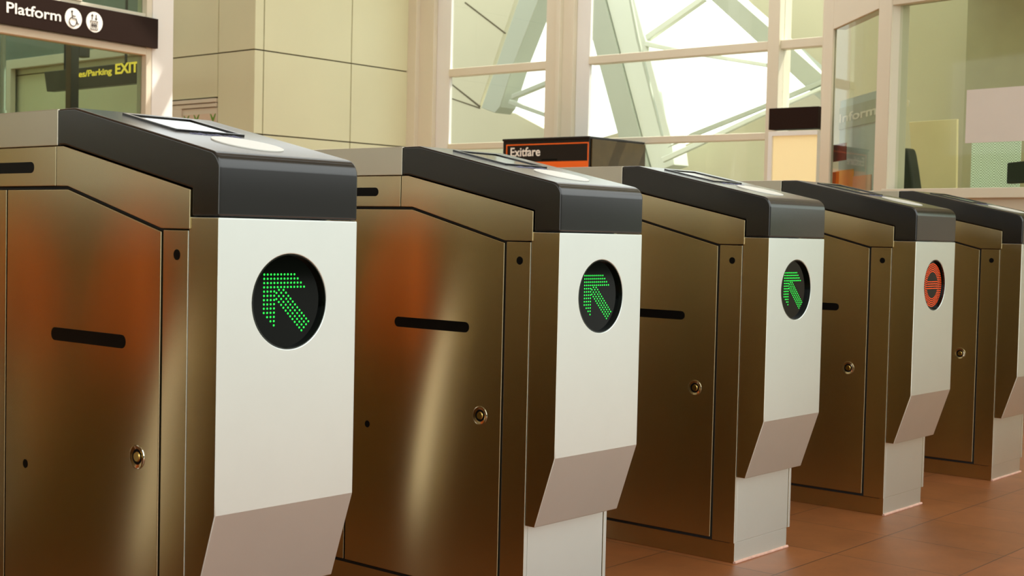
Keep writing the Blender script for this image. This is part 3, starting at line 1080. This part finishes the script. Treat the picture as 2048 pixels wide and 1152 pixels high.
def led_mesh(kind, parent):
    bm = bmesh.new()
    r = 0.00165 if kind == 'arrow' else 0.0012
    for u, v in led_points(kind):
        c = Vector((W / 2 + u, 0.0086, DISP_Z + v))
        ring = [bm.verts.new(c + Vector((r * math.cos(a), 0, r * math.sin(a)))) for a in [2 * math.pi * i / 8 for i in range(8)]]
        mid = [bm.verts.new(c + Vector((0.7 * r * math.cos(a), -0.0007, 0.7 * r * math.sin(a)))) for a in [2 * math.pi * i / 8 for i in range(8)]]
        for i in range(8):
            j = (i + 1) % 8
            bm.faces.new((ring[i], ring[j], mid[j], mid[i]))
        bm.faces.new(mid)
    nm = 'led_arrow' if kind == 'arrow' else 'led_no_entry'
    return finish(bm, nm, M['led_g' if kind == 'arrow' else 'led_r'], parent, label='green lit LED arrow pointing up left' if kind == 'arrow' else 'red lit LED no entry ring with bar')


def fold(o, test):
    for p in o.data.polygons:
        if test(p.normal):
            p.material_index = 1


def build_gate(kind):
    g = empty('fare_gate', (0, 0, 0))
    # dark core that shows in the open joints
    bm = bmesh.new()
    add_prism(bm, [(0.005, y, z) for y, z in [(0.09, 0.05), (0.09, ZA - 0.002), (0.42, 0.922), (L - 0.42, 0.922), (L - 0.09, ZA - 0.002), (L - 0.09, 0.05)]], (W - 0.01, 0, 0))
    finish(bm, 'inner_frame', M['gap'], g)
    # plinth
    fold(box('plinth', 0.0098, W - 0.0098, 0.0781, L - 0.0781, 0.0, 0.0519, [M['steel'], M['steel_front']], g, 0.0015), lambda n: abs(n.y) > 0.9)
    for yy in (0.0761, L - 0.0761):
        bm = bmesh.new()
        add_tube(bm, [(0.0078, yy, 0.002), (0.1, yy, 0.0025), (0.17, yy, 0.0015), (W - 0.0078, yy, 0.002)], 0.004, 8)
        finish(bm, 'sealant_bead', M['seal'], g, label='pinkish sealant bead along the foot')
    for side in (-1, 1):
        for mir in (False, True):
            y0, y1 = 0.0745, 0.1385
            x0, x1 = (0, 0.0112) if side < 0 else (W - 0.0112, W)
            if mir:
                y0, y1 = L - y1, L - y0
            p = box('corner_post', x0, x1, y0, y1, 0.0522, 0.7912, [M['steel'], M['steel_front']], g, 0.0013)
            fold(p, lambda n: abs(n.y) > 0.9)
            if not mir:
                bm = bmesh.new()
                yh = 0.1025
                add_cyl(bm, (-0.0004 if side < 0 else W + 0.0004, yh, 0.7533), (1, 0, 0) if side < 0 else (-1, 0, 0), 0.0083, 0.003, 24)
                finish(bm, 'sensor_eye', M['black'], p, label='black round sensor eye')
            # sloping band under the hood
            side_panel('shoulder_band', [(0.0683, 0.7932), (0.0683, 0.8534), (0.4225, 0.9278), (0.4435, 0.9278), (0.4435, 0.8605), (0.4077, 0.8600), (0.1414, 0.7932)], side, 0.0022, M['steel'], g, 0.012, 0.0013, mir)
            dr = side_panel('access_door', [(0.1445, 0.0579), (0.1445, 0.7885), (0.4105, 0.8550), (0.6060, 0.8550), (0.6060, 0.0579)], side, 0.0, M['steel'], g, 0.012, 0.0016, mir)
            if not mir:
                bm = bmesh.new()
                stadium(bm, side, 0.2369, 0.4578, 0.5985, 0.6205, 0.0005)
                finish(bm, 'sensor_window', M['black'], dr, label='long black sensor slot')
                xx = 0 if side < 0 else W
                ax = (-1, 0, 0) if side < 0 else (1, 0, 0)
                bm = bmesh.new()
                add_ring(bm, (xx, 0.201, 0.4286), ax, [(0.0200, 0.0), (0.0194, 0.0016), (0.0178, 0.0018), (0.0125, 0.0003), (0.0125, 0.0)], 36)
                lk = finish(bm, 'lock', M['chrome'], dr, label='round bright metal lock')
                bm = bmesh.new()
                add_cyl(bm, (xx, 0.201, 0.4286), ax, 0.0126, 0.0004, 28, mi=1)
                add_cyl(bm, (xx, 0.201, 0.4286), ax, 0.0088, 0.0022, 24, 0.0072)
                add_box(bm, xx - 0.0021, xx + 0.0021, 0.2004, 0.2016, 0.4286 - 0.004, 0.4286 + 0.004, 1)
                finish(bm, 'lock_cylinder', [M['brass'], M['black']], lk)
                bm = bmesh.new()
                add_cyl(bm, (xx + (-0.0004 if side < 0 else 0.0004), 0.5386, 0.3748), (1, 0, 0) if side < 0 else (-1, 0, 0), 0.0078, 0.003, 24)
                finish(bm, 'screw_hole', M['black'], dr, label='small black round hole')
        # flat band and centre panel
        fb = side_panel('shoulder_band', [(0.4455, 0.8605), (0.4455, 0.9278), (L - 0.4455, 0.9278), (L - 0.4455, 0.8605)], side, 0.0022, M['steel'], g, 0.012, 0.0013)
        bm = bmesh.new()
        stadium(bm, side, 0.5145, 0.74, 0.8835, 0.9025, 0.0027)
        finish(bm, 'sensor_window', M['black'], fb, label='black sensor slot below the lid')
        side_panel('centre_panel', [(0.6105, 0.0579), (0.6105, 0.8550), (L - 0.6105, 0.8550), (L - 0.6105, 0.0579)], side, 0.0, M['steel'], g, 0.012, 0.0016)
    # lower front panel between the corner posts
    for mir in (False, True):
        y0, y1 = (0.0755, 0.09) if not mir else (L - 0.09, L - 0.0755)
        box('front_kick_panel', 0.0128, W - 0.0128, y0, y1, 0.0525, 0.79, M['steel_front'], g, 0.0012)
    # display housing with round opening
    bm = bmesh.new()
    R0 = DISP_R
    z0, z1 = ZC, ZA
    angs = [2 * math.pi * i / 72 for i in range(72)]
    corners = [math.atan2(zz - DISP_Z, xx - W / 2) % (2 * math.pi) for xx in (0, W) for zz in (z0, z1)]
    angs = sorted(set([round(a, 6) for a in angs + corners]))

    def edge(a):
        dx, dz = math.cos(a), math.sin(a)
        t = 1e9
        if abs(dx) > 1e-9:
            t = min(t, ((W / 2) if dx > 0 else (-W / 2)) / dx)
        if abs(dz) > 1e-9:
            t = min(t, ((z1 - DISP_Z) if dz > 0 else (z0 - DISP_Z)) / dz)
        return (W / 2 + dx * t, 0, DISP_Z + dz * t)
    inner = [bm.verts.new((W / 2 + R0 * math.cos(a), 0, DISP_Z + R0 * math.sin(a))) for a in angs]
    outer = [bm.verts.new(edge(a)) for a in angs]
    deep = [bm.verts.new((W / 2 + R0 * math.cos(a), 0.012, DISP_Z + R0 * math.sin(a))) for a in angs]
    k = len(angs)
    for i in range(k):
        j = (i + 1) % k
        bm.faces.new((inner[i], inner[j], outer[j], outer[i]))
        bm.faces.new((inner[i], deep[i], deep[j], inner[j]))
    bm.faces.new(deep)
    yb = 0.0735
    vb = {}

    def V(x, y, z):
        key = (round(x, 5), round(y, 5), round(z, 5))
        if key not in vb:
            for v in outer:
                if (v.co - Vector(key)).length < 2e-4:
                    vb[key] = v
                    break
            else:
                vb[key] = bm.verts.new((x, y, z))
        return vb[key]
    prof = [(0, ZA), (yb, ZA), (yb, ZE), (YE, ZE), (0, ZC)]

    def rim(fn):
        return sorted([v for v in outer if fn(v.co)], key=lambda v: (v.co.z, v.co.x))
    for x in (0, W):
        r = rim(lambda c: abs(c.x - x) < 1e-4)
        bm.faces.new(r + [V(x, yb, ZA), V(x, yb, ZE), V(x, YE, ZE)])
    r = sorted(rim(lambda c: abs(c.z - ZA) < 1e-4), key=lambda v: v.co.x)
    bm.faces.new(r + [V(W, yb, ZA), V(0, yb, ZA)])
    r = sorted(rim(lambda c: abs(c.z - ZC) < 1e-4), key=lambda v: v.co.x)
    bm.faces.new(r + [V(W, YE, ZE), V(0, YE, ZE)])
    bm.faces.new([V(0, YE, ZE), V(W, YE, ZE), V(W, yb, ZE), V(0, yb, ZE)])
    bm.faces.new([V(0, yb, ZE), V(W, yb, ZE), V(W, yb, ZA), V(0, yb, ZA)])
    bm.normal_update()
    for f in bm.faces:
        if abs(f.normal.x) > 0.9 and len(f.verts) > 4:
            f.material_index = 1
    hs = finish(bm, 'display_housing', [M['steel_front'], M['steel']], g, 0.0022, 3)
    # sides of the housing take the golden-lit brushed tone (one folded sheet)
    bm = bmesh.new()
    add_cyl(bm, (W / 2, 0.0088, DISP_Z), (0, 1, 0), DISP_R - 0.0008, 0.002, 64)
    dsp = finish(bm, 'display', M['lens'], g, label='round dark display lens')
    bm = bmesh.new()
    add_ring(bm, (W / 2, 0.0005, DISP_Z), (0, 1, 0), [(DISP_R - 0.0002, 0), (DISP_R - 0.0002, 0.0083), (DISP_R - 0.0016, 0.0083), (DISP_R - 0.0014, 0)], 64)
    finish(bm, 'display_bezel', M['bezel'], dsp)
    led_mesh(kind, dsp)
    # hoods at both ends
    R = 0.028
    corner = Vector((0, 0.9125 - 0.0226 * SL))
    phi = math.atan2(1, SL)           # angle of the slope from vertical
    tlen = R * math.tan(phi / 2)
    cen = Vector((R, corner.y - tlen))
    arc = []
    for i in range(11):
        a = math.pi - phi * i / 10
        arc.append((cen.x + R * math.cos(a), cen.y + R * math.sin(a)))
    zK, yK, yT = 0.9909, 0.3928, 0.4433
    prof = [(0, ZA + 0.0012)] + arc + [(yK, zK), (yT, zK), (yT, 0.9290), (0.4225, 0.9290), (0.0672, 0.8546), (0.0672, ZA + 0.0012)]
    for mir in (False, True):
        pts = [(0, (L - y) if mir else y, z) for y, z in prof]
        hd = prism('hood', pts, (W, 0, 0), M['hood'], g, 0.004, 3)
        if not mir:
            def T(x, y, up):
                n = Vector((0, -SL, 1)).normalized()
                return Vector((x, y, zK - SL * (yK - y))) + n * up

            def patch(poly, up, th):
                n = Vector((0, -SL, 1)).normalized()
                return [T(x, y, up) for x, y in poly], -n * th
            bm = bmesh.new()
            p, v = patch([(0.14 + 0.057 * math.cos(2 * math.pi * i / 48), 0.112 + 0.060 * math.sin(2 * math.pi * i / 48)) for i in range(48)], 0.0018, 0.003)
            add_prism(bm, p, v)
            finish(bm, 'card_reader', M['card'], hd, 0.0008, label='white oval card reader disc')
            bm = bmesh.new()
            for poly in ([(0.070, 0.208), (0.210, 0.208), (0.210, 0.214), (0.070, 0.214)], [(0.070, 0.352), (0.210, 0.352), (0.210, 0.360), (0.070, 0.360)],
                         [(0.070, 0.214), (0.078, 0.214), (0.078, 0.352), (0.070, 0.352)], [(0.202, 0.214), (0.210, 0.214), (0.210, 0.352), (0.202, 0.352)]):
                p, v = patch(poly, 0.003, 0.005)
                add_prism(bm, p, v)
            finish(bm, 'screen_frame', M['hood'], hd, 0.0008)
            bm = bmesh.new()
            p, v = patch([(0.079, 0.215), (0.201, 0.215), (0.201, 0.351), (0.079, 0.351)], 0.0008, 0.003)
            add_prism(bm, p, v)
            finish(bm, 'screen', M['screen'], hd, label='glossy dark screen')
            bm = bmesh.new()
            for i in range(9):
                x = 0.085 + i * 0.0115
                hgt = 0.010 + 0.004 * ((i * 7) % 3)
                p, v = patch([(x, 0.185), (x + 0.008, 0.185), (x + 0.006, 0.185 + hgt), (x + 0.002, 0.185 + hgt)], 0.0006, 0.001)
                add_prism(bm, p, v)
            finish(bm, 'printed_mark', M['ink'], hd)
    box('lid', 0, W, yT + 0.001, L - yT - 0.001, 0.9290, 0.9909, M['steel_lid'], g, 0.0016)
    # padded barrier wings on the passage side plus added pale rails that mirror as streaks
    for y0, mir in ((0.94, False), (L - 0.93, True)):
        sg = -1 if mir else 1
        prof = []
        for i in range(13):
            a = math.pi / 2 * i / 12
            prof.append((0.23 * math.sin(a), 0.34 * math.cos(a)))
        pts = [(W + 0.002, y0 + sg * yy, 0.50 + zz) for yy, zz in prof] + [(W + 0.002, y0 + sg * 0.0, 0.50)]
        prism('barrier_wing', pts, (0.05, 0, 0), M['orange'], g, 0.012, 3, label='orange padded barrier wing')
        bm = bmesh.new()
        path = []
        for i in range(17):
            t = i / 16
            yy = 0.815 + 0.105 * (1 - (1 - t) ** 1.9)
            path.append((W + 0.026, L - yy if mir else yy, 0.54 - 0.535 * t))
        add_tube(bm, path, 0.024, 16)  # rail added to catch the sun stripe and show as a reflected streak
        finish(bm, 'streak_rail', M['card'], g, label='curved pale rail added to mirror as a bright streak')
    return g


def copy_tree(o, parent=None):
    c = o.copy()
    COL.objects.link(c)
    if parent is not None:
        c.parent = parent
    for ch in list(o.children):
        copy_tree(ch, c)
    return c


GRP = 'row of stainless steel fare gates'
g2 = build_gate('arrow')
g2.location = (0.8441, 0.0243, 0)
tag(g2, 'stainless fare gate with green arrow, second from the left, orange streak on its door', 'fare gate', GRP)
g1 = copy_tree(g2)
g1.location = (0, 0, 0.0099)
for ch in g1.children:
    if ch.name.startswith(('plinth', 'sealant_bead')):
        ch.data = ch.data.copy()
        for v in ch.data.vertices:
            if v.co.z < 0.01:
                v.co.z -= 0.0099
tag(g1, 'largest and nearest stainless fare gate with green arrow at the left', 'fare gate', GRP)
g3 = copy_tree(g2)
g3.location = (1.6562, 0.0243, 0)
tag(g3, 'stainless fare gate with green arrow, middle one, right of the fare machine', 'fare gate', GRP)
g4 = build_gate('ring')
g4.location = (2.4914, 0.0243, 0)
tag(g4, 'stainless fare gate showing the red no entry ring', 'fare gate', GRP)
g5 = copy_tree(g2)
g5.location = (3.3259, 0.0243, 0)
tag(g5, 'farthest fare gate, cut off by the right edge of the photo', 'fare gate', GRP)
g0 = copy_tree(g2)
g0.location = (-0.8441, 0.0243, 0)
tag(g0, 'fare gate just outside the left edge, seen only mirrored in the nearest gate', 'fare gate', GRP)
